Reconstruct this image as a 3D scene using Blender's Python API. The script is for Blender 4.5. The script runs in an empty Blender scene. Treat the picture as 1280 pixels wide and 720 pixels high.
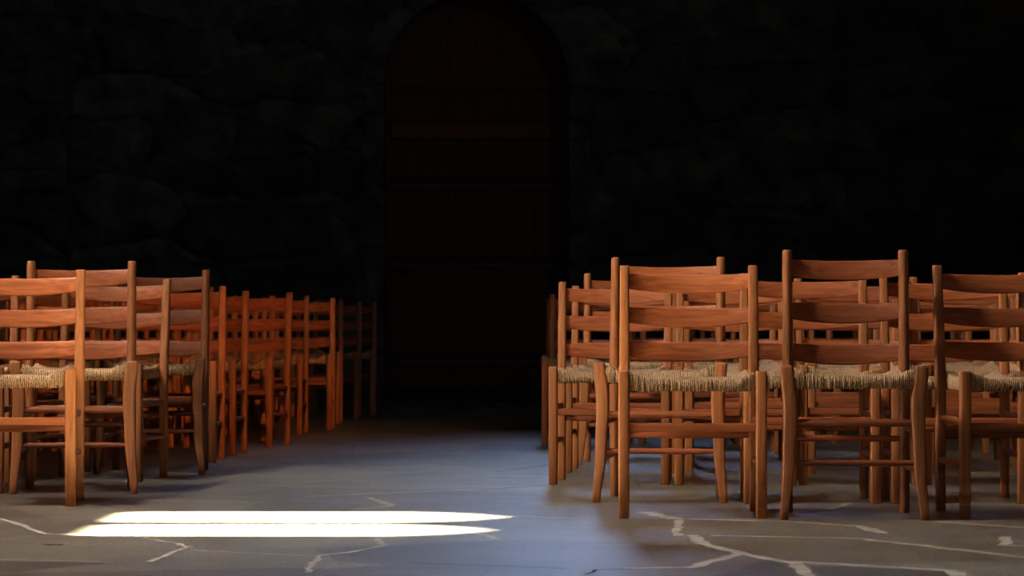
import bpy, bmesh, math, random
from mathutils import Vector, Matrix
PI = math.pi
S = bpy.context.scene
COL = S.collection
F = 3800.0          # focal length in pixels of a 1280 wide frame
CAM_H = 0.57
HOR = 416.0         # horizon row


def floor_pt(px, py):
    y = F * CAM_H / (py - HOR)
    return ((px - 640.0) * y / F, y)


# ------------------------------------------------------------------ materials
def new_mat(name):
    m = bpy.data.materials.new(name)
    m.use_nodes = True
    nt = m.node_tree
    nt.nodes.clear()
    out = nt.nodes.new('ShaderNodeOutputMaterial')
    b = nt.nodes.new('ShaderNodeBsdfPrincipled')
    nt.links.new(b.outputs[0], out.inputs[0])
    return m, nt, b


def N(nt, t, **kw):
    n = nt.nodes.new(t)
    for k, v in kw.items():
        setattr(n, k, v)
    return n


def ramp(nt, stops):
    r = nt.nodes.new('ShaderNodeValToRGB')
    el = r.color_ramp.elements
    while len(el) < len(stops):
        el.new(0.5)
    for e, (p, c) in zip(el, stops):
        e.position = p
        e.color = (*c, 1)
    return r


def wood(name, axis, c0, c1, c2, rough=0.46, spec=0.6):
    m, nt, b = new_mat(name)
    tc = N(nt, 'ShaderNodeTexCoord')
    oi = N(nt, 'ShaderNodeObjectInfo')
    off = N(nt, 'ShaderNodeVectorMath', operation='MULTIPLY_ADD')
    off.inputs[1].default_value = (1, 1, 1)
    cmb = N(nt, 'ShaderNodeMath', operation='MULTIPLY')
    cmb.inputs[1].default_value = 37.0
    nt.links.new(oi.outputs['Random'], cmb.inputs[0])
    nt.links.new(tc.outputs['Object'], off.inputs[0])
    nt.links.new(cmb.outputs[0], off.inputs[2])
    mp = N(nt, 'ShaderNodeMapping')
    sc = [70, 70, 70]
    sc[axis] = 4.5
    mp.inputs['Scale'].default_value = sc
    nt.links.new(off.outputs[0], mp.inputs[0])
    n1 = N(nt, 'ShaderNodeTexNoise')
    n1.inputs['Scale'].default_value = 1.0
    n1.inputs['Detail'].default_value = 5
    n1.inputs['Distortion'].default_value = 0.6
    nt.links.new(mp.outputs[0], n1.inputs[0])
    r = ramp(nt, [(0.3, c0), (0.5, c1), (0.72, c2)])
    nt.links.new(n1.outputs[0], r.inputs[0])
    # every piece of timber has its own depth of tone
    hs = N(nt, 'ShaderNodeHueSaturation')
    mr = N(nt, 'ShaderNodeMapRange')
    mr.inputs[3].default_value = 0.8
    mr.inputs[4].default_value = 1.15
    nt.links.new(oi.outputs['Random'], mr.inputs[0])
    nt.links.new(mr.outputs[0], hs.inputs['Value'])
    nt.links.new(r.outputs[0], hs.inputs['Color'])
    mu = N(nt, 'ShaderNodeMix', data_type='RGBA', blend_type='MULTIPLY')
    mu.inputs[0].default_value = 1.0
    nt.links.new(hs.outputs[0], mu.inputs[6])
    nt.links.new(oi.outputs['Color'], mu.inputs[7])
    nt.links.new(mu.outputs[2], b.inputs['Base Color'])
    b.inputs['Roughness'].default_value = rough
    b.inputs['Specular IOR Level'].default_value = spec
    bp = N(nt, 'ShaderNodeBump')
    bp.inputs['Strength'].default_value = 0.12
    bp.inputs['Distance'].default_value = 0.001
    nt.links.new(n1.outputs[0], bp.inputs['Height'])
    nt.links.new(bp.outputs[0], b.inputs['Normal'])
    return m


WC = ((0.38, 0.105, 0.030), (0.56, 0.170, 0.054), (0.68, 0.235, 0.085))
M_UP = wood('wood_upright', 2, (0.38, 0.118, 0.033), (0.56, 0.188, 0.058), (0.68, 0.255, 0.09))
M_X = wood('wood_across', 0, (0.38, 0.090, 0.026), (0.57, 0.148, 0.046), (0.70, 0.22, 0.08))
M_Y = wood('wood_deep', 1, *WC)
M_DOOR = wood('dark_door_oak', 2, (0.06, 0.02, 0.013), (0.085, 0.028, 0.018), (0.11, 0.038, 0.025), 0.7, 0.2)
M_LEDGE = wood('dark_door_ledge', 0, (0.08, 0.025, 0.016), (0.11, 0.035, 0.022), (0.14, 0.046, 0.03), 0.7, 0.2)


def rush_mat():
    m, nt, b = new_mat('woven_rush')
    tc = N(nt, 'ShaderNodeTexCoord')
    sep = N(nt, 'ShaderNodeSeparateXYZ')
    nt.links.new(tc.outputs['Object'], sep.inputs[0])
    # front and back wedges run one way, side wedges the other
    ax = N(nt, 'ShaderNodeMath', operation='ABSOLUTE')
    ay = N(nt, 'ShaderNodeMath', operation='ABSOLUTE')
    nt.links.new(sep.outputs[0], ax.inputs[0])
    nt.links.new(sep.outputs[1], ay.inputs[0])
    gt = N(nt, 'ShaderNodeMath', operation='GREATER_THAN')
    nt.links.new(ax.outputs[0], gt.inputs[0])
    nt.links.new(ay.outputs[0], gt.inputs[1])
    mx = N(nt, 'ShaderNodeMix', data_type='FLOAT')
    nt.links.new(gt.outputs[0], mx.inputs[0])
    nt.links.new(sep.outputs[0], mx.inputs[2])
    nt.links.new(sep.outputs[1], mx.inputs[3])
    ns = N(nt, 'ShaderNodeTexNoise')
    ns.inputs['Scale'].default_value = 60
    nt.links.new(tc.outputs['Object'], ns.inputs[0])
    wob = N(nt, 'ShaderNodeMath', operation='MULTIPLY_ADD')
    wob.inputs[1].default_value = 0.010
    nt.links.new(ns.outputs[0], wob.inputs[0])
    nt.links.new(mx.outputs[0], wob.inputs[2])
    fr = N(nt, 'ShaderNodeMath', operation='MULTIPLY')
    fr.inputs[1].default_value = 2 * PI / 0.0062
    nt.links.new(wob.outputs[0], fr.inputs[0])
    sn = N(nt, 'ShaderNodeMath', operation='SINE')
    nt.links.new(fr.outputs[0], sn.inputs[0])
    n2 = N(nt, 'ShaderNodeTexNoise')
    n2.inputs['Scale'].default_value = 260
    n2.inputs['Detail'].default_value = 3
    nt.links.new(tc.outputs['Object'], n2.inputs[0])
    add = N(nt, 'ShaderNodeMath', operation='MULTIPLY_ADD')
    add.inputs[1].default_value = 0.22
    nt.links.new(sn.outputs[0], add.inputs[0])
    nt.links.new(n2.outputs[0], add.inputs[2])
    r = ramp(nt, [(0.27, (0.06, 0.034, 0.015)), (0.45, (0.58, 0.33, 0.165)), (0.72, (0.92, 0.57, 0.32))])
    nt.links.new(add.outputs[0], r.inputs[0])
    nt.links.new(r.outputs[0], b.inputs['Base Color'])
    b.inputs['Roughness'].default_value = 0.75
    b.inputs['Specular IOR Level'].default_value = 0.25
    bp = N(nt, 'ShaderNodeBump')
    bp.inputs['Strength'].default_value = 0.5
    bp.inputs['Distance'].default_value = 0.0008
    nt.links.new(add.outputs[0], bp.inputs['Height'])
    nt.links.new(bp.outputs[0], b.inputs['Normal'])
    return m


M_RUSH = rush_mat()


def stone_floor(name, tint=(1, 1, 1), val=1.0):
    m, nt, b = new_mat(name)
    tc = N(nt, 'ShaderNodeTexCoord')
    vo = N(nt, 'ShaderNodeTexVoronoi')
    vo.inputs['Scale'].default_value = 1.15
    nt.links.new(tc.outputs['Object'], vo.inputs[0])
    sp = N(nt, 'ShaderNodeSeparateColor')
    nt.links.new(vo.outputs['Color'], sp.inputs[0])
    cr = ramp(nt, [(0.0, (0.145, 0.115, 0.10)), (0.35, (0.22, 0.195, 0.145)), (0.65, (0.30, 0.265, 0.185)), (1.0, (0.20, 0.18, 0.15))])
    nt.links.new(sp.outputs[0], cr.inputs[0])
    n1 = N(nt, 'ShaderNodeTexNoise')
    n1.inputs['Scale'].default_value = 2.2
    n1.inputs['Detail'].default_value = 8
    n1.inputs['Roughness'].default_value = 0.65
    nt.links.new(tc.outputs['Object'], n1.inputs[0])
    r1 = ramp(nt, [(0.3, (0.5 * val, 0.48 * val, 0.46 * val)), (0.7, (1.3 * val, 1.3 * val, 1.3 * val))])
    nt.links.new(n1.outputs[0], r1.inputs[0])
    mu = N(nt, 'ShaderNodeMix', data_type='RGBA', blend_type='MULTIPLY')
    mu.inputs[0].default_value = 1.0
    nt.links.new(cr.outputs[0], mu.inputs[6])
    nt.links.new(r1.outputs[0], mu.inputs[7])
    m2 = N(nt, 'ShaderNodeMix', data_type='RGBA', blend_type='MULTIPLY')
    m2.inputs[0].default_value = 1.0
    m2.inputs[7].default_value = (*tint, 1)
    nt.links.new(mu.outputs[2], m2.inputs[6])
    n3 = N(nt, 'ShaderNodeTexNoise')
    n3.inputs['Scale'].default_value = 55
    n3.inputs['Detail'].default_value = 6
    n3.inputs['Roughness'].default_value = 0.7
    nt.links.new(tc.outputs['Object'], n3.inputs[0])
    rg = ramp(nt, [(0.32, (0.62, 0.62, 0.62)), (0.68, (1.38, 1.38, 1.38))])
    nt.links.new(n3.outputs[0], rg.inputs[0])
    m3 = N(nt, 'ShaderNodeMix', data_type='RGBA', blend_type='MULTIPLY')
    m3.inputs[0].default_value = 1.0
    nt.links.new(m2.outputs[2], m3.inputs[6])
    nt.links.new(rg.outputs[0], m3.inputs[7])
    nt.links.new(m3.outputs[2], b.inputs['Base Color'])
    n4 = N(nt, 'ShaderNodeTexNoise')
    n4.inputs['Scale'].default_value = 3.5
    n4.inputs['Detail'].default_value = 4
    nt.links.new(tc.outputs['Object'], n4.inputs[0])
    b1 = N(nt, 'ShaderNodeBump')
    b1.inputs['Strength'].default_value = 0.9
    b1.inputs['Distance'].default_value = 0.006
    nt.links.new(n3.outputs[0], b1.inputs['Height'])
    b2 = N(nt, 'ShaderNodeBump')
    b2.inputs['Strength'].default_value = 0.5
    b2.inputs['Distance'].default_value = 0.012
    nt.links.new(n4.outputs[0], b2.inputs['Height'])
    nt.links.new(b1.outputs[0], b2.inputs['Normal'])
    nt.links.new(b2.outputs[0], b.inputs['Normal'])
    rr = N(nt, 'ShaderNodeMapRange')
    rr.inputs[3].default_value = 0.26
    rr.inputs[4].default_value = 0.44
    nt.links.new(n1.outputs[0], rr.inputs[0])
    nt.links.new(rr.outputs[0], b.inputs['Roughness'])
    b.inputs['Specular IOR Level'].default_value = 0.5
    return m


def plain(name, col, rough=0.8, spec=0.3, bump=None, metal=0.0):
    m, nt, b = new_mat(name)
    tc = N(nt, 'ShaderNodeTexCoord')
    n1 = N(nt, 'ShaderNodeTexNoise')
    n1.inputs['Scale'].default_value = 14
    n1.inputs['Detail'].default_value = 6
    nt.links.new(tc.outputs['Object'], n1.inputs[0])
    r = ramp(nt, [(0.3, tuple(c * 0.75 for c in col)), (0.7, tuple(min(1, c * 1.2) for c in col))])
    nt.links.new(n1.outputs[0], r.inputs[0])
    nt.links.new(r.outputs[0], b.inputs['Base Color'])
    b.inputs['Roughness'].default_value = rough
    b.inputs['Specular IOR Level'].default_value = spec
    b.inputs['Metallic'].default_value = metal
    if bump:
        bp = N(nt, 'ShaderNodeBump')
        bp.inputs['Distance'].default_value = bump
        nt.links.new(n1.outputs[0], bp.inputs['Height'])
        nt.links.new(bp.outputs[0], b.inputs['Normal'])
    return m


def rubble(name, c0, c1, c2, axis_scale):
    """rough masonry in long flat courses"""
    m, nt, b = new_mat(name)
    tc = N(nt, 'ShaderNodeTexCoord')
    mp = N(nt, 'ShaderNodeMapping')
    mp.inputs['Scale'].default_value = axis_scale
    nt.links.new(tc.outputs['Object'], mp.inputs[0])
    nz = N(nt, 'ShaderNodeTexNoise')
    nz.inputs['Scale'].default_value = 2.2
    nt.links.new(tc.outputs['Object'], nz.inputs[0])
    mad = N(nt, 'ShaderNodeVectorMath', operation='MULTIPLY_ADD')
    mad.inputs[1].default_value = (0.7, 0.7, 0.7)
    nt.links.new(nz.outputs['Color'], mad.inputs[0])
    nt.links.new(mp.outputs[0], mad.inputs[2])
    vo = N(nt, 'ShaderNodeTexVoronoi')
    vo.inputs['Scale'].default_value = 1.0
    nt.links.new(mad.outputs[0], vo.inputs[0])
    ve = N(nt, 'ShaderNodeTexVoronoi', feature='DISTANCE_TO_EDGE')
    ve.inputs['Scale'].default_value = 1.0
    nt.links.new(mad.outputs[0], ve.inputs[0])
    sp = N(nt, 'ShaderNodeSeparateColor')
    nt.links.new(vo.outputs['Color'], sp.inputs[0])
    cr = ramp(nt, [(0.0, c0), (0.5, c1), (1.0, c2)])
    nt.links.new(sp.outputs[0], cr.inputs[0])
    n1 = N(nt, 'ShaderNodeTexNoise')
    n1.inputs['Scale'].default_value = 5
    n1.inputs['Detail'].default_value = 9
    n1.inputs['Roughness'].default_value = 0.7
    nt.links.new(tc.outputs['Object'], n1.inputs[0])
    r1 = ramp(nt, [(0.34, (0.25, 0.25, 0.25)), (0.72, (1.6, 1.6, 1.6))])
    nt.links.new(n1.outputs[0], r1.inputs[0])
    mu = N(nt, 'ShaderNodeMix', data_type='RGBA', blend_type='MULTIPLY')
    mu.inputs[0].default_value = 1.0
    nt.links.new(cr.outputs[0], mu.inputs[6])
    nt.links.new(r1.outputs[0], mu.inputs[7])
    nt.links.new(mu.outputs[2], b.inputs['Base Color'])
    b.inputs['Roughness'].default_value = 0.85
    b.inputs['Specular IOR Level'].default_value = 0.2
    er = ramp(nt, [(0.0, (0, 0, 0)), (0.12, (1, 1, 1))])
    nt.links.new(ve.outputs['Distance'], er.inputs[0])
    ad = N(nt, 'ShaderNodeMath', operation='MULTIPLY_ADD')
    ad.inputs[1].default_value = 0.8
    nt.links.new(n1.outputs[0], ad.inputs[0])
    nt.links.new(er.outputs[0], ad.inputs[2])
    bp = N(nt, 'ShaderNodeBump')
    bp.inputs['Strength'].default_value = 0.9
    bp.inputs['Distance'].default_value = 0.05
    nt.links.new(ad.outputs[0], bp.inputs['Height'])
    nt.links.new(bp.outputs[0], b.inputs['Normal'])
    return m


M_FLOOR = stone_floor('flagstone')
M_SLAB = stone_floor('dark_flagstone', (0.95, 0.86, 0.84), 0.5)
M_MORTAR = plain('pale_mortar', (0.56, 0.51, 0.44), 0.85)
M_WORN = plain('worn_joint', (0.24, 0.22, 0.19), 0.6)
M_CRACK = plain('open_joint', (0.02, 0.018, 0.016), 0.9)
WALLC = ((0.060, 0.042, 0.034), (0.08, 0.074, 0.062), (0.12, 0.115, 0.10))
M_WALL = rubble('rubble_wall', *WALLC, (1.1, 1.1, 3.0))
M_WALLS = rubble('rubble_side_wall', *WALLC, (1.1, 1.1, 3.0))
M_ASHLAR = rubble('dressed_stone', (0.07, 0.07, 0.068), (0.085, 0.085, 0.083), (0.10, 0.10, 0.098), (1.5, 1.5, 2.5))
M_IRON = plain('black_iron', (0.006, 0.006, 0.006), 0.6, 0.3)
M_CEIL = plain('dark_timber_ceiling', (0.05, 0.035, 0.025), 0.8)
M_LEAD = plain('window_stone', (0.07, 0.07, 0.07), 0.8)


def glass_mat():
    m = bpy.data.materials.new('window_glass')
    m.use_nodes = True
    nt = m.node_tree
    nt.nodes.clear()
    out = nt.nodes.new('ShaderNodeOutputMaterial')
    t = nt.nodes.new('ShaderNodeBsdfTransparent')
    t.inputs[0].default_value = (0.97, 0.96, 0.92, 1)
    g = nt.nodes.new('ShaderNodeBsdfGlossy')
    g.inputs['Roughness'].default_value = 0.02
    mx = nt.nodes.new('ShaderNodeMixShader')
    mx.inputs[0].default_value = 0.04
    nt.links.new(t.outputs[0], mx.inputs[1])
    nt.links.new(g.outputs[0], mx.inputs[2])
    nt.links.new(mx.outputs[0], out.inputs[0])
    return m


M_GLASS = glass_mat()
M_OPAQUE = plain('opaque_sun_block', (0.05, 0.055, 0.06), 0.35, 0.5)  # opaque panes added to keep the sun out of these openings


# ------------------------------------------------------------------ helpers
def finish(name, bm, mats, parent=None, smooth=False):
    bmesh.ops.recalc_face_normals(bm, faces=bm.faces)
    me = bpy.data.meshes.new(name)
    bm.to_mesh(me)
    bm.free()
    for m in (mats if isinstance(mats, (list, tuple)) else [mats]):
        me.materials.append(m)
    if smooth:
        for p in me.polygons:
            p.use_smooth = True
        me.set_sharp_from_angle(angle=math.radians(42))
    o = bpy.data.objects.new(name, me)
    COL.objects.link(o)
    o.parent = parent
    return o


def box(bm, x0, x1, y0, y1, z0, z1, mat=0):
    v = [bm.verts.new(p) for p in ((x0, y0, z0), (x1, y0, z0), (x1, y1, z0), (x0, y1, z0), (x0, y0, z1), (x1, y0, z1), (x1, y1, z1), (x0, y1, z1))]
    for f in ((0, 3, 2, 1), (4, 5, 6, 7), (0, 1, 5, 4), (1, 2, 6, 5), (2, 3, 7, 6), (3, 0, 4, 7)):
        bm.faces.new([v[i] for i in f]).material_index = mat


def loft(bm, rings, mat=0, cap=True, closed=True):
    vs = [[bm.verts.new(p) for p in r] for r in rings]
    n = len(vs[0])
    for a, b in zip(vs, vs[1:]):
        for i in range(n if closed else n - 1):
            j = (i + 1) % n
            bm.faces.new((a[i], a[j], b[j], b[i])).material_index = mat
    if cap:
        bm.faces.new(vs[0][::-1]).material_index = mat
        bm.faces.new(vs[-1]).material_index = mat
    return vs


def sq(hx, hy, c, k=2):
    """square with rounded corners"""
    pts = []
    for sx, sy, a0 in ((1, 1, 0), (-1, 1, 90), (-1, -1, 180), (1, -1, 270)):
        for i in range(k + 1):
            a = math.radians(a0 + 90.0 * i / k)
            pts.append((sx * (hx - c) + c * math.cos(a), sy * (hy - c) + c * math.sin(a)))
    return pts


def post(stations, corner, dome=0.004):
    """stations: (x, y, z, hx, hy) from the foot up; corner is the share of hx that is rounded"""
    bm = bmesh.new()
    rings = []

    def ring(x, y, z, hx, hy):
        c = corner * min(hx, hy)
        return [Vector((x + u, y + v, z)) for u, v in sq(hx, hy, c, 3)]
    x, y, z, hx, hy = stations[0]
    rings.append(ring(x, y, z, hx - 0.002, hy - 0.002))
    rings.append(ring(x, y, z + 0.003, hx, hy))
    for s in stations[1:-1]:
        rings.append(ring(*s))
    x, y, z, hx, hy = stations[-1]
    for k in range(5):
        a = k / 4 * PI / 2
        ins = dome * (1 - math.cos(a))
        rings.append(ring(x, y, z - dome + dome * math.sin(a), hx - ins, hy - ins))
    loft(bm, rings)
    return bm


def spline(pts, z):
    """piecewise smooth value table"""
    for (z0, v0), (z1, v1) in zip(pts, pts[1:]):
        if z <= z1:
            t = (z - z0) / (z1 - z0)
            t = t * t * (3 - 2 * t)
            return v0 + (v1 - v0) * t
    return pts[-1][1]


def rail(p0, p1, ry, rz, box_like=0.5, n=8, swell=0.0):
    """a turned or squared stretcher between two points, ry across, rz high"""
    bm = bmesh.new()
    p0, p1 = Vector(p0), Vector(p1)
    d = (p1 - p0).normalized()
    side = d.cross(Vector((0, 0, 1))).normalized()
    up = side.cross(d)
    c = sq(ry, rz, box_like * min(ry, rz), 3)
    rings = []
    for i in range(n + 1):
        t = i / n
        k = 1 - swell * abs(2 * t - 1) ** 3
        rings.append([p0 + (p1 - p0) * t + side * (u * k) + up * (v * k) for u, v in c])
    loft(bm, rings)
    return bm


def slat(x0, x1, yl, zb, zt, lean, bow, th, sag):
    """bowed, slightly sagging back slat: lean = dy/dz of the posts"""
    bm = bmesh.new()
    rings = []
    n = 20
    zc = (zb + zt) / 2
    for i in range(n + 1):
        t = i / n
        q = 1 - (2 * t - 1) ** 2
        x = x0 + (x1 - x0) * t
        hz = (zt - zb) / 2
        b = bow * q
        ring = []
        prof = sq(th / 2, hz, th * 0.42, 3)
        for u, v in prof:
            dz = v - sag * q * (0.35 if v > 0 else 1.0) - (0.003 * (1 - q) if v > 0 else -0.002 * (1 - q))
            y = yl + lean * (zc + dz) + u + b
            ring.append(Vector((x, y, zc + dz - b * lean)))
        rings.append(ring)
    loft(bm, rings)
    return bm


def seat_mesh(wf, wr, yf, yr, zt, th, seed, rise):
    """rush seat: cords wrapped over four rails; wf/wr half widths, corners rise to the leg tops"""
    rnd = random.Random(seed)
    bm = bmesh.new()
    ncol = 264
    # closed profile around front rail, over the top, around back rail, back underneath
    prof = []
    r = th / 2
    for i in range(9):
        a = -PI / 2 - PI * i / 8
        prof.append(('f', math.cos(a) * r * 0.8, math.sin(a) * r))
    for i in range(1, 12):
        prof.append(('t', i / 12, 1))
    for i in range(9):
        a = PI / 2 - PI * i / 8
        prof.append(('r', math.cos(a) * r * 0.8, math.sin(a) * r))
    for i in range(1, 8):
        prof.append(('b', 1 - i / 8, -1))
    strand = [rnd.uniform(-1, 1) for _ in range(80)]
    stagg = [rnd.uniform(-1, 1) for _ in range(80)]
    rings = []
    for c in range(ncol + 1):
        u = 2 * c / ncol - 1                     # -1..1 across
        ph = (c / ncol) * 66
        k = int(ph)
        groove = abs(math.sin(PI * ph)) ** 0.6
        cord = (groove - 0.7) * 0.0014 + 0.0018 * strand[k]
        edge = abs(u)
        ct = min(1.0, max(0.0, (edge - 0.66) / 0.27))
        corner = ct * ct * (3 - 2 * ct) * 0.85 + 0.15 * ct
        ring = []
        for kind, a, b in prof:
            if kind == 'f':
                y, dz, d = yf + r * 0.8 + a, b, 1.0
            elif kind == 'r':
                y, dz, d = yr - r * 0.8 + a, b, 1.0
            else:
                y = yf + r * 0.8 + (yr - yf - r * 1.6) * a
                dz = b * r
                d = 0.0
            v = (y - (yf + yr) / 2) / ((yr - yf) / 2)
            w = wf + (wr - wf) * (v + 1) / 2
            fall = min(1.0, abs(v)) ** 4
            # saddle: the middle dips, the four corners climb
            z = zt - r + dz
            if dz > -r * 0.5:
                z += corner * rise * fall - 0.014 * (1 - v * v) * (1 - u * u)
                z += 0.004 * (1 - v * v) * edge ** 6
            if d:
                lo = 1.0 if b < 0.004 else 0.45
                y += (-1 if kind == 'f' else 1) * (cord * lo + 0.0008 * stagg[k] * math.sin(b * 200))
                z += cord * (0.45 if b > 0.004 else -1.5)
            # the side rails are rounded over
            if edge > 0.965:
                q = (edge - 0.965) / 0.035
                z = (zt - r) + (z - (zt - r)) * math.sqrt(max(0.06, 1 - q * q * 0.94))
            ring.append(Vector((u * w, y, z)))
        rings.append(ring)
    loft(bm, rings)
    return bm


# ------------------------------------------------------------------ chairs
ZLEAN0 = 0.40


def make_chair(kind):
    root = bpy.data.objects.new('ladder_back_chair', None)
    COL.objects.link(root)
    root.empty_display_size = 0.2
    lean = 0.13
    if kind == 'A':
        hf, hr, top, seat_t = 0.211, 0.206, 0.787, 0.4345
        leg_h = 0.4525
        yf, yr = -0.19, 0.19
        for s in (-1, 1):
            finish('leg', post([(s * hf, yf, 0, .0165, .0165), (s * hf, yf, .2, .0172, .0172), (s * hf, yf, leg_h, .0172, .0172)], .42, .004), M_UP, root, True)
        for s in (-1, 1):
            st = []
            for i in range(17):
                z = top * i / 16
                yy = yr + (lean * (z - ZLEAN0) if z > ZLEAN0 else 0.0) + 0.0
                h = spline([(0, .0150), (.42, .0168), (top, .0150)], z)
                st.append((s * hr, yy, z, h, h))
            finish('back_post', post(st, .48, .005), M_UP, root, True)
        for zb, zt in ((0.707, 0.764), (0.598, 0.656), (0.489, 0.547)):
            finish('slat', slat(-hr + .004, hr - .004, yr - lean * ZLEAN0, zb + .003, zt, lean, .032, .011, .010), M_X, root, True)
        finish('seat', seat_mesh(hf - .015, hr - .014, yf - .012, yr + .012, seat_t - .004, .040, 3, .024), M_RUSH, root, True)
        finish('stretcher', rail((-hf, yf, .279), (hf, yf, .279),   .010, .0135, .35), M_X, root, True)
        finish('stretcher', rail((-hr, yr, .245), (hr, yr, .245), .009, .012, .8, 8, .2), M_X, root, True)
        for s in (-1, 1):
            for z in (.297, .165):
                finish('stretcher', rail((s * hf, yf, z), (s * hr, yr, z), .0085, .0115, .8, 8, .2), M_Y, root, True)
    else:
        hf, hr, top, seat_t = 0.197, 0.184, 0.835, 0.448
        leg_h = 0.471
        yf, yr = -0.19, 0.19
        for s in (-1, 1):
            st = []
            for i in range(15):
                z = leg_h * i / 14
                xo = spline([(0, .016), (.17, .002), (.34, -.004), (.471, .008)], z)
                h = spline([(0, .0135), (.20, .0195), (.37, .0225), (.471, .0195)], z)
                st.append((s * (hf + xo), yf + spline([(0, -.012), (.25, 0), (.471, 0)], z), z, h, h * .82))
            finish('leg', post(st, .45, .010), M_UP, root, True)
        for s in (-1, 1):
            st = []
            for i in range(17):
                z = top * i / 16
                yy = yr + (lean * (z - ZLEAN0) if z > ZLEAN0 else 0.0)
                h = spline([(0, .0155), (.42, .018), (top, .0155)], z)
                st.append((s * hr, yy, z, h, h))
            finish('back_post', post(st, .95, .008), M_UP, root, True)
        for zb, zt in ((0.748, 0.808), (0.610, 0.671), (0.479, 0.540)):
            finish('slat', slat(-hr + .004, hr - .004, yr - lean * ZLEAN0, zb + .003, zt, lean, .036, .011, .009), M_X, root, True)
        finish('seat', seat_mesh(hf - .012, hr - .014, yf - .014, yr + .012, seat_t - .006, .042, 5, .022), M_RUSH, root, True)
        for z, r in ((.296, .0125), (.173, .010)):
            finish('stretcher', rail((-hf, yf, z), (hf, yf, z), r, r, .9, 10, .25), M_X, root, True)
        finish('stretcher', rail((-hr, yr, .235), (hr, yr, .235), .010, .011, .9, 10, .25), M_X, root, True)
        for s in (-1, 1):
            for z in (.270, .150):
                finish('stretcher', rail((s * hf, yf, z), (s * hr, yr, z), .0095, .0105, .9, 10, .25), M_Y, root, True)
    return root


PROTO = {}


def place(kind, x, y, rot, label, group, scale=1.0, tone=1.0):
    """x, y: point between the two front legs; rot in degrees turns the back to the right"""
    if kind not in PROTO:
        r = PROTO[kind] = make_chair(kind)
    else:
        src = PROTO[kind]
        r = src.copy()
        COL.objects.link(r)
        for ch in src.children:
            c = ch.copy()
            COL.objects.link(c)
            c.parent = r
    a = -math.radians(rot)
    r.rotation_euler = (0, 0, a)
    r.location = (x - 0.19 * math.sin(a), y + 0.19 * math.cos(a), 0)
    r.scale = (1, 1, scale)
    for ch in r.children:
        t = tone * (.78 if ch.name.startswith('stretcher') else 1.0)  # stretcher faces lit only from above: that shade is put into their tone
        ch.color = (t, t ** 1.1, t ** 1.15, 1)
    r['label'] = label
    r['category'] = 'chair'
    r['group'] = group
    return r


ORD = ['first', 'second', 'third', 'fourth', 'fifth', 'sixth', 'seventh', 'eighth', 'ninth', 'tenth', 'eleventh', 'twelfth', 'thirteenth']
# row: (list of explicit chairs from the aisle outwards [(kind, x, y, rot)], step for the rest, y and rot for the rest)
RIGHT = [
    ([('A', .555, 9.34, 1.7), ('B', 1.0426, 9.26, 2.6), ('A', 1.600, 9.34, -4.0)], 0),
    ([('B', .497, 10.2, 6.5), ('A', 1.000, 10.13, 1.5), ('A', 1.490, 10.13, 1.0), ('A', 1.985, 10.16, 0)], 0),
    ([('A', .365, 11.4, 5.0), ('A', .835, 11.36, 3.0), ('A', 1.300, 11.36, 2), ('A', 1.765, 11.38, 0)], .492),
    ([('A', .439, 12.35, 4.5), ('A', .930, 12.35, 1)], .492),
    ([('B', .505, 13.1, 2.0), ('A', .985, 13.2, 2)], .492),
    ([('A', .560, 14.4, 2.0)], .492),
    ([('A', .378, 15.6, 5.5)], .492),
    ([('A', .400, 17.35, 3.0)], .485),
    ([('A', .450, 18.3, 2.0)], .492),
]
LEFT = [
    ([('A', -1.660, 9.97, -3.0)], 0),
    ([('B', -1.549, 10.75, -4.5), ('A', -2.03, 10.78, -1)], 0),
    ([('A', -1.637, 11.65, 9.0), ('A', -2.135, 11.6, 4)], 0),
    ([('B', -1.463, 12.27, 0.0), ('A', -1.96, 12.5, 0)], .492),
    ([('A', -1.525, 13.35, 1.0)], .492),
    ([('A', -1.520, 14.25, 4.0)], .492),
    ([('A', -1.411, 15.10, 10.0)], .50),
    ([('A', -1.520, 16.05, 2.0)], .492),
    ([('A', -1.402, 17.05, 2.0)], .492),
    ([('A', -1.284, 17.85, 0.0)], .492),
    ([('A', -1.307, 19.10, 0.0)], .492),
    ([('A', -1.250, 20.20, 1.0)], .492),
    ([('A', -1.174, 20.95, 0.0)], .492),
]
HIDDEN = set()
# older, browner chairs and paler ones; some light and shade put into tone too
TONE = {('right', 0, 0): 1.05, ('right', 0, 1): .66, ('right', 0, 2): .82, ('left', 0, 0): 1.12, ('left', 1, 0): .72, ('left', 1, 1): .7, ('left', 2, 0): .75, ('left', 2, 1): .7, ('left', 3, 0): .5, ('right', 1, 0): .9}
rnd = random.Random(11)


def label_for(side, r, k, kind, total):
    look = 'tall ladder-back chair with curved front legs' if kind == 'B' else 'orange straight-legged ladder-back chair'
    pos = 'by the aisle' if k == 0 else ORD[k] + ' from the aisle'
    row = 'front row' if r == 0 else ORD[r] + ' row'
    return f'{look}, {pos} in {side} {row}'


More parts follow.
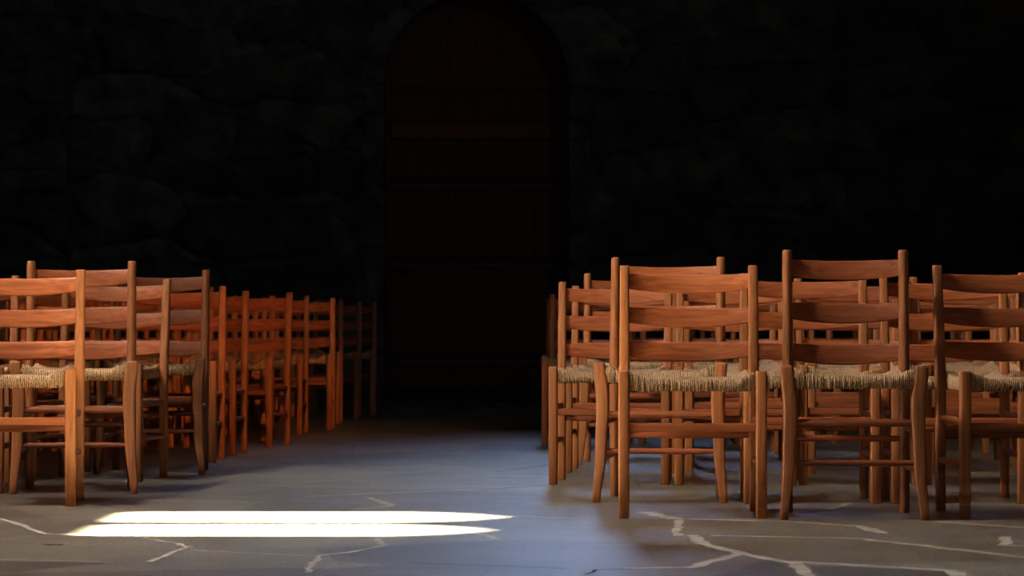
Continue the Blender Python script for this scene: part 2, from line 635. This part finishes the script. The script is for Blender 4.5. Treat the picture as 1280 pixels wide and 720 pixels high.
def build_block(rows, side, sgn):
    for r, (lst, step) in enumerate(rows):
        chairs = list(lst)
        if step:
            _, x, y, _ = chairs[-1]
            edge = 0.168 * (y + 0.5)
            x += sgn * step
            while abs(x) - 0.22 < edge:
                kd = 'B' if rnd.random() < 0.18 else 'A'
                chairs.append((kd, x + rnd.uniform(-.006, .006), y + rnd.uniform(-.04, .04), rnd.uniform(-3, 4)))
                x += sgn * step
        for k, (kd, x, y, rot) in enumerate(chairs):
            if (side, r, k) in HIDDEN:
                continue
            sc = 1.0
            if kd == 'A' and r > 0:
                sc = rnd.uniform(.975, 1.0)
            place(kd, x, y, rot, label_for(side, r, k, kd, len(chairs)), 'rush-seated chairs in the %s block' % side, sc, TONE.get((side, r, k), rnd.uniform(.85, 1.08)))


build_block(RIGHT, 'right', 1)
build_block(LEFT, 'left', -1)


# ------------------------------------------------------------------ setting
def structure(o, label=None, cat=None):
    o['kind'] = 'structure'
    if label:
        o['label'] = label
        o['category'] = cat
    return o


XL, XR, YB, YF, ZC = -5.5, 5.5, 23.25, -4.0, 8.6


# floor with its joints -------------------------------------------------------
def build_floor():
    bm = bmesh.new()
    # top surface and thickness
    box(bm, XL - .3, XR + .3, YF - .3, YB + .6, -0.15, 0.0, 0)
    rj = random.Random(4)

    def strip(pts, w, mat=1, z=0.0012):
        P = []
        for (x0, y0), (x1, y1) in zip(pts, pts[1:]):
            L = math.hypot(x1 - x0, y1 - y0)
            n = max(2, int(L / 0.06))
            for i in range(n):
                t = i / n
                P.append((x0 + (x1 - x0) * t, y0 + (y1 - y0) * t))
        P.append(pts[-1])
        L, R = [], []
        for i, (x, y) in enumerate(P):
            a = P[max(0, i - 1)]
            b = P[min(len(P) - 1, i + 1)]
            dx, dy = b[0] - a[0], b[1] - a[1]
            l = math.hypot(dx, dy) or 1
            nx, ny = -dy / l, dx / l
            jx, jy = rj.uniform(-.006, .006), rj.uniform(-.006, .006)
            wl, wr = w * rj.uniform(.3, .7), w * rj.uniform(.3, .7)
            L.append(bm.verts.new((x + jx + nx * wl, y + jy + ny * wl, z)))
            R.append(bm.verts.new((x + jx - nx * wr, y + jy - ny * wr, z)))
        for i in range(len(P) - 1):
            bm.faces.new((R[i], R[i + 1], L[i + 1], L[i])).material_index = mat

    def px(lst, w, mat=1, z=0.0012):
        flat = abs(lst[-1][1] - lst[0][1]) < .25 * abs(lst[-1][0] - lst[0][0])
        strip([floor_pt(*p) for p in lst], w * (1.05 if flat and mat == 1 else .75), mat, z)

    def slab(lst, mat=3, z=0.0006):
        bm.faces.new([bm.verts.new((*floor_pt(*p), z)) for p in lst]).material_index = mat
    # joints that read clearly near the front
    px([(805, 640), (845, 649)], .05)
    px([(846, 649), (980, 652), (1075, 658), (1104, 667)], .035)
    px([(850, 650), (845, 670)], .035)
    px([(866, 669), (876, 680), (925, 692), (960, 699), (992, 704), (1030, 735)], .045)
    px([(925, 692), (862, 710), (780, 711)], .03)
    px([(890, 670), (1065, 673), (1150, 682), (1280, 697), (1330, 703)], .03)
    px([(985, 702), (1050, 706), (1190, 714), (1212, 735)], .035)
    px([(1165, 652), (1280, 660), (1330, 662)], .03)
    px([(1262, 671), (1255, 682), (1330, 684)], .03)
    px([(1033, 639), (1062, 629)], .035)
    px([(876, 680), (750, 682)], .01)
    px([(0, 648), (30, 658), (55, 668)], .03)
    px([(55, 668), (170, 670), (238, 684)], .022)
    px([(238, 683), (185, 703)], .022)
    px([(240, 688), (320, 692), (398, 696)], .02)
    px([(398, 695), (384, 716)], .02)
    px([(398, 695), (440, 690), (482, 682), (462, 669)], .022)
    px([(570, 662), (625, 674)], .02)
    px([(380, 621), (470, 617), (600, 612)], .03)
    px([(460, 622), (492, 633), (440, 637)], .04)
    px([(640, 646), (720, 648)], .03)
    px([(-40, 699), (140, 703)], .018)
    slab([(-60, 700), (138, 703.5), (60, 711), (20, 716), (-60, 714)])
    slab([(1012, 707), (1186, 714), (1200, 740), (1030, 740)])
    slab([(965, 700), (1010, 722), (1030, 740), (900, 740), (885, 722)])
    px([(510, 704), (570, 706), (640, 708.5), (706, 711)], .010, 2)
    px([(735, 718), (742, 713), (790, 712)], .014, 2)
    px([(60, 681), (66, 681.5), (78, 681.5)], .05, 2)
    px([(615, 598), (680, 598)], .012, 2)
    px([(620, 590), (700, 580)], .012, 2)
    px([(600, 613), (690, 606)], .012, 2)
    # the rest of the crazy paving: cell edges of scattered stones
    seeds = []
    tries = 0
    while len(seeds) < 420 and tries < 40000:
        tries += 1
        p = (rj.uniform(-5.6, 5.6), rj.uniform(-4.2, 23.4))
        if all((p[0] - q[0]) ** 2 + (p[1] - q[1]) ** 2 > .52 ** 2 for q in seeds):
            seeds.append(p)
    done = set()
    for i, p in enumerate(seeds):
        poly = [(-6, -5), (6, -5), (6, 24), (-6, 24)]
        tag = [None] * 4
        for j, q in enumerate(seeds):
            if j == i or abs(q[0] - p[0]) > 3 or abs(q[1] - p[1]) > 3:
                continue
            mx, my = (p[0] + q[0]) / 2, (p[1] + q[1]) / 2
            nx, ny = q[0] - p[0], q[1] - p[1]
            out, ot = [], []
            n = len(poly)
            for k in range(n):
                a, b = poly[k], poly[(k + 1) % n]
                da = (a[0] - mx) * nx + (a[1] - my) * ny
                db = (b[0] - mx) * nx + (b[1] - my) * ny
                if da <= 0:
                    out.append(a)
                    ot.append(tag[k] if db <= 0 else tag[k])
                if (da <= 0) != (db <= 0):
                    t = da / (da - db)
                    out.append((a[0] + (b[0] - a[0]) * t, a[1] + (b[1] - a[1]) * t))
                    ot.append(j if da <= 0 else tag[k])
            poly, tag = out, ot
            if not poly:
                break
        for k in range(len(poly)):
            j = tag[k]
            if j is None or (min(i, j), max(i, j)) in done:
                continue
            done.add((min(i, j), max(i, j)))
            a, b = poly[k], poly[(k + 1) % len(poly)]
            if (min(a[1], b[1]) < 9.75 and max(a[1], b[1]) > 6.9) or math.hypot(a[0] - b[0], a[1] - b[1]) < .08:
                continue
            strip([a, b], rj.choice((.008, .011, .015)), 4)
    o = finish('floor', bm, [M_FLOOR, M_MORTAR, M_CRACK, M_SLAB, M_WORN])
    return structure(o)


build_floor()


def holed_wall(name, outer, holes, to3, thick, mats):
    """flat wall with openings, given as 2D outlines; to3(u, v, depth) maps into the room"""
    bm = bmesh.new()
    edges = []
    for loop in [outer] + holes:
        vs = [bm.verts.new(to3(u, v, 0)) for u, v in loop]
        for a, b in zip(vs, vs[1:] + vs[:1]):
            edges.append(bm.edges.new((a, b)))
    bmesh.ops.triangle_fill(bm, use_beauty=True, use_dissolve=False, edges=edges)
    faces = list(bm.faces)
    ext = bmesh.ops.extrude_face_region(bm, geom=faces)
    d = Vector(to3(0, 0, thick)) - Vector(to3(0, 0, 0))
    bmesh.ops.translate(bm, verts=[v for v in ext['geom'] if isinstance(v, bmesh.types.BMVert)], vec=d)
    return structure(finish(name, bm, mats))


def round_arch(cx, half, z0, spring, n=20):
    pts = [(cx - half, z0)]
    for i in range(n + 1):
        a = PI - PI * i / n
        pts.append((cx + half * math.cos(a), spring + half * math.sin(a)))
    pts.append((cx + half, z0))
    return pts


def lancet(cy, half, z0, zt, n=8):
    """pointed light: outline in (along, height)"""
    rise = half * 1.75
    spring = zt - rise
    R = (half * half + rise * rise) / (2 * half)
    pts = [(cy + half, z0), (cy + half, spring)]
    a1 = math.asin(rise / R)
    for i in range(1, n + 1):
        a = a1 * i / n
        pts.append((cy + half - R + R * math.cos(a), spring + R * math.sin(a)))
    for i in range(n - 1, -1, -1):
        a = a1 * i / n
        pts.append((cy - half + R - R * math.cos(a), spring + R * math.sin(a)))
    pts.append((cy - half, z0))
    return pts


# back wall, door ------------------------------------------------------------
DX, DH, DS = -0.272, 0.672, 2.475
arch = round_arch(DX, DH + .035, 0.0, DS)
outer = [(XL - .3, 0.0)] + arch + [(XR + .3, 0.0), (XR + .3, ZC), (XL - .3, ZC)]
BWX, BW0, BW1 = 0.5, 3.55, 5.3
bwin = lancet(BWX, 0.55, BW0, BW1)
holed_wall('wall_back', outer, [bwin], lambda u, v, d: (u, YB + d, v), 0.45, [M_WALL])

# projecting dressed-stone surround of the doorway, voussoirs with joints
bm = bmesh.new()
ring_in = round_arch(DX, DH + .035, 0.0, DS, 16)
n = len(ring_in)
blocks = []
zs = [0.0, .42, .78, 1.22, 1.6, 2.05, DS]
rj = random.Random(9)
for s in (-1, 1):
    for za, zb in zip(zs, zs[1:]):
        w = rj.uniform(.13, .19)
        x0 = DX + s * (DH + .035)
        xa, xb = sorted((x0, x0 + s * w))
        box(bm, xa, xb, YB - .006 - rj.uniform(0, .01), YB + .3, za + .006, zb - .006)
for i in range(11):
    a0 = PI * i / 11 + .008
    a1 = PI * (i + 1) / 11 - .008
    r0, r1 = DH + .035, DH + .035 + rj.uniform(.15, .19)
    yy = YB - .006 - rj.uniform(0, .01)
    prof = []
    for a, r in ((a0, r0), (a0, r1), ((a0 + a1) / 2, r1), (a1, r1), (a1, r0), ((a0 + a1) / 2, r0)):
        prof.append((DX + r * math.cos(a), DS + r * math.sin(a)))
    loft(bm, [[Vector((x, y, z)) for x, z in prof] for y in (yy, YB + .2)])
structure(finish('trim_1', bm, M_ASHLAR))

# pilaster at the left of the back wall
bm = bmesh.new()
z = 0.0
while z < ZC - .05:
    h = min(rj.uniform(.28, .45), ZC - z)
    j = rj.uniform(-.012, .012)
    box(bm, -4.05 + j, -3.36 + rj.uniform(-.012, .012), YB - .30 - rj.uniform(0, .015), YB + .05, z + .004, z + h - .004)
    z += h
structure(finish('trim_2', bm, M_ASHLAR))

# unseen round-nosed pier added beyond the left windows to shade the rear rows
bm = bmesh.new()
z = 0.0
while z < ZC - .05:
    h = min(rj.uniform(.35, .5), ZC - z)
    pr = [(XL - .02, 9.85)] + [(XL + 1.68 + .15 * math.sin(PI * k / 10), 10.0 - .15 * math.cos(PI * k / 10)) for k in range(11)] + [(XL - .02, 10.15)]
    loft(bm, [[Vector((x, y, zz)) for x, y in pr] for zz in (z + .003, z + h - .003)])
    z += h
structure(finish('trim_4', bm, M_ASHLAR))

# threshold step
bm = bmesh.new()
box(bm, DX - DH - .03, DX + DH + .03, YB - .06, YB + .42, 0.0, .045)
bmesh.ops.bevel(bm, geom=bm.edges[:], offset=.008, segments=2, affect='EDGES')
structure(finish('trim_3', bm, M_ASHLAR))

# plank door
door = bpy.data.objects.new('door_1', None)
COL.objects.link(door)
door.location = (DX, YB + .30, .05)
structure(door)
bm = bmesh.new()
nb = 6
for i in range(nb):
    x0 = -DH + 2 * DH * i / nb + .004
    x1 = -DH + 2 * DH * (i + 1) / nb - .004
    prof = [(x0, 0.0), (x1, 0.0)]
    for k in range(7):
        x = x1 + (x0 - x1) * k / 6
        prof.append((x, DS - .05 + math.sqrt(max(0.0, DH * DH - x * x))))
    yo = rj.uniform(0, .004)
    loft(bm, [[Vector((x, y, z)) for x, z in prof] for y in (yo, .05)])
prof = [(-DH - .05, -.05), (DH + .05, -.05)]
for k in range(25):
    a = PI * k / 24
    prof.append(((DH + .05) * math.cos(a), DS - .05 + (DH + .05) * math.sin(a)))
loft(bm, [[Vector((x, y, z)) for x, z in prof] for y in (.02, .075)])
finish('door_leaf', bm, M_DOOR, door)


def ledge(zc, h, mat, out=.03, name='ledge', inset=.01):
    bm = bmesh.new()
    zmax = zc + h / 2
    w = DH
    if zmax > DS - .05:
        w = math.sqrt(max(0.01, DH ** 2 - (zmax - DS + .05) ** 2))
    w -= inset
    box(bm, -w, w, -out, .0045, zc - h / 2, zc + h / 2)
    bmesh.ops.bevel(bm, geom=bm.edges[:], offset=.004, segments=1, affect='EDGES')
    return finish(name, bm, mat, door)


def zpix(y):
    return CAM_H + (HOR - y) / (F / (YB + .28)) - .05


ledge(zpix(103), .10, M_LEDGE)
ledge(zpix(150), .03, M_LEDGE)
ledge(zpix(163), .13, M_LEDGE, .026)
for y in (225, 323, 444):
    ledge(zpix(y + 8), .05, M_LEDGE, .028)
    lg = ledge(zpix(y), .040, M_IRON, .036, 'iron_strap')
ledge(zpix(493), .10, M_IRON, .03, 'iron_strap')
ledge(zpix(504), .03, M_LEDGE, .03)
# ring handle
bm = bmesh.new()
rings = []
for i in range(16):
    a = 2 * PI * i / 16
    c = Vector((-.55 + .045 * math.cos(a), -.02, 1.02 + .045 * math.sin(a)))
    r = Vector((math.cos(a), 0, math.sin(a)))
    rings.append([c + r * (.007 * math.cos(b)) + Vector((0, 1, 0)) * (.007 * math.sin(b)) for b in [2 * PI * k / 8 for k in range(8)]])
rings.append(rings[0])
loft(bm, rings, cap=False)
bmesh.ops.remove_doubles(bm, verts=bm.verts, dist=1e-5)
box(bm, -.575, -.525, -.014, .0045, 1.05, 1.10)
finish('door_handle', bm, M_IRON, door, True)

# left wall with the twin light the sun comes through, and one wide window near the front
SUN_T = 1.28
wz0, wz1 = (-1.19 - XL) * SUN_T, (-0.12 - XL) * SUN_T + .18 * SUN_T
y_a, y_b = 8.79, 9.41
hl = .226
lan = [lancet(y_a, hl, wz0, wz1), lancet(y_b, hl + .015, wz0, wz1 + .05)]
KY0, KY1, KZ0, KZ1 = 7.86, 8.40, 5.1, 7.6
kwin = lancet((KY0 + KY1) / 2, (KY1 - KY0) / 2, KZ0, KZ1)
outerL = [(YF - .3, 0), (YB + .5, 0), (YB + .5, ZC), (YF - .3, ZC)]
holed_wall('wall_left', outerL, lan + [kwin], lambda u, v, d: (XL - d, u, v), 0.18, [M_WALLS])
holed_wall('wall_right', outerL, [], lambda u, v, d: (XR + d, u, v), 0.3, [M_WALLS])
fw = lancet(-1.0, 1.1, 3.4, 7.0)
holed_wall('wall_front', [(XL - .3, 0), (XR + .3, 0), (XR + .3, ZC), (XL - .3, ZC)], [fw], lambda u, v, d: (u, YF - d, v), 0.3, [M_WALLS])
bm = bmesh.new()
box(bm, XL - .3, XR + .3, YF - .3, YB + .5, ZC, ZC + .2)
structure(finish('ceiling', bm, M_CEIL))


def pane(name, loops, to3, mat=None):
    bm = bmesh.new()
    for loop in loops:
        bm.faces.new([bm.verts.new(to3(u, v)) for u, v in loop])
    return structure(finish(name, bm, mat or M_GLASS))


pane('window_1', lan, lambda u, v: (XL - .09, u, v))
pane('window_2', [kwin], lambda u, v: (XL - .09, u, v), M_OPAQUE)
pane('window_3', [fw], lambda u, v: (u, YF - .15, v), M_OPAQUE)
pane('window_4', [bwin], lambda u, v: (u, YB + .2, v), M_OPAQUE)


# ------------------------------------------------------------------ light
def area(name, loc, target, sx, sy, power, col, spread=180):
    l = bpy.data.lights.new(name, 'AREA')
    l.shape = 'RECTANGLE'
    l.size, l.size_y = sx, sy
    l.energy = power
    l.color = col
    l.spread = math.radians(spread)
    o = bpy.data.objects.new(name, l)
    COL.objects.link(o)
    o.location = loc
    d = Vector(target) - Vector(loc)
    o.rotation_euler = d.to_track_quat('-Z', 'Y').to_euler()
    return o


sun = bpy.data.lights.new('sun', 'SUN')
sun.energy = 290
sun.angle = math.radians(1.1)
sun.color = (1.0, .93, .78)
so = bpy.data.objects.new('sun', sun)
COL.objects.link(so)
so.location = (-12, 9, 12)
so.rotation_euler = Vector((1, 0, -SUN_T)).to_track_quat('-Z', 'Y').to_euler()

area('left_window_daylight', (XL + .2, 8.15, 6.3), (0.0, 10.5, 0.4), .4, 2.2, 820, (1.0, .92, .80))
area('front_fill', (-1.0, YF + .1, 5.2), (0.0, 11.0, .3), 2.0, 3.0, 4, (1.0, .92, .82), 60)  # added weak fill from behind the camera
area('back_wall_fill', (XR - .1, 13.0, 6.2), (-2.5, 23.2, 2.6), .8, 2.0, 7, (.72, .84, 1.0), 60)  # added dim fill for the back wall; the right wall has no window
area('back_window_daylight', (BWX, YB - .03, 4.35), (BWX, 4.0, 0.6), .85, 1.3, 8, (.36, .58, 1.0), 48)

sp = bpy.data.lights.new('far_rows_warm_fill', 'SPOT')  # added warm spot without a fixture, reddens and brightens the far rows
sp.energy = 1350
sp.color = (1.0, .40, .16)
sp.spot_size = math.radians(22)
sp.spot_blend = .22
sp.shadow_soft_size = .12
spo = bpy.data.objects.new('far_rows_warm_fill', sp)
COL.objects.link(spo)
spo.location = (0.2, 7.0, 7.6)
spo.rotation_euler = (Vector((-1.9, 15.6, .7)) - Vector(spo.location)).to_track_quat('-Z', 'Y').to_euler()

w = bpy.data.worlds.new('world')
S.world = w
w.use_nodes = True
bg = w.node_tree.nodes['Background']
bg.inputs[0].default_value = (.6, .75, 1.0, 1)
bg.inputs[1].default_value = 0.02

# ------------------------------------------------------------------ camera
cd = bpy.data.cameras.new('camera')
cd.sensor_width = 36
cd.lens = F / 1280 * 36
cd.shift_y = (HOR - 360) / 1280
cd.clip_end = 100
cd.dof.use_dof = True
cd.dof.focus_distance = 9.5
cd.dof.aperture_fstop = 9
co = bpy.data.objects.new('camera', cd)
COL.objects.link(co)
co.location = (0, 0, CAM_H)
co.rotation_euler = (PI / 2, 0, 0)
S.camera = co

S.view_settings.view_transform = 'Standard'
S.view_settings.look = 'None'
S.view_settings.exposure = 0.0
S.view_settings.gamma = 1
S.view_settings.use_curve_mapping = False
S.cycles.max_bounces = 8
S.cycles.diffuse_bounces = 5
S.cycles.glossy_bounces = 3
S.cycles.transparent_max_bounces = 8
S.cycles.sample_clamp_indirect = 4
S.cycles.use_denoising = True
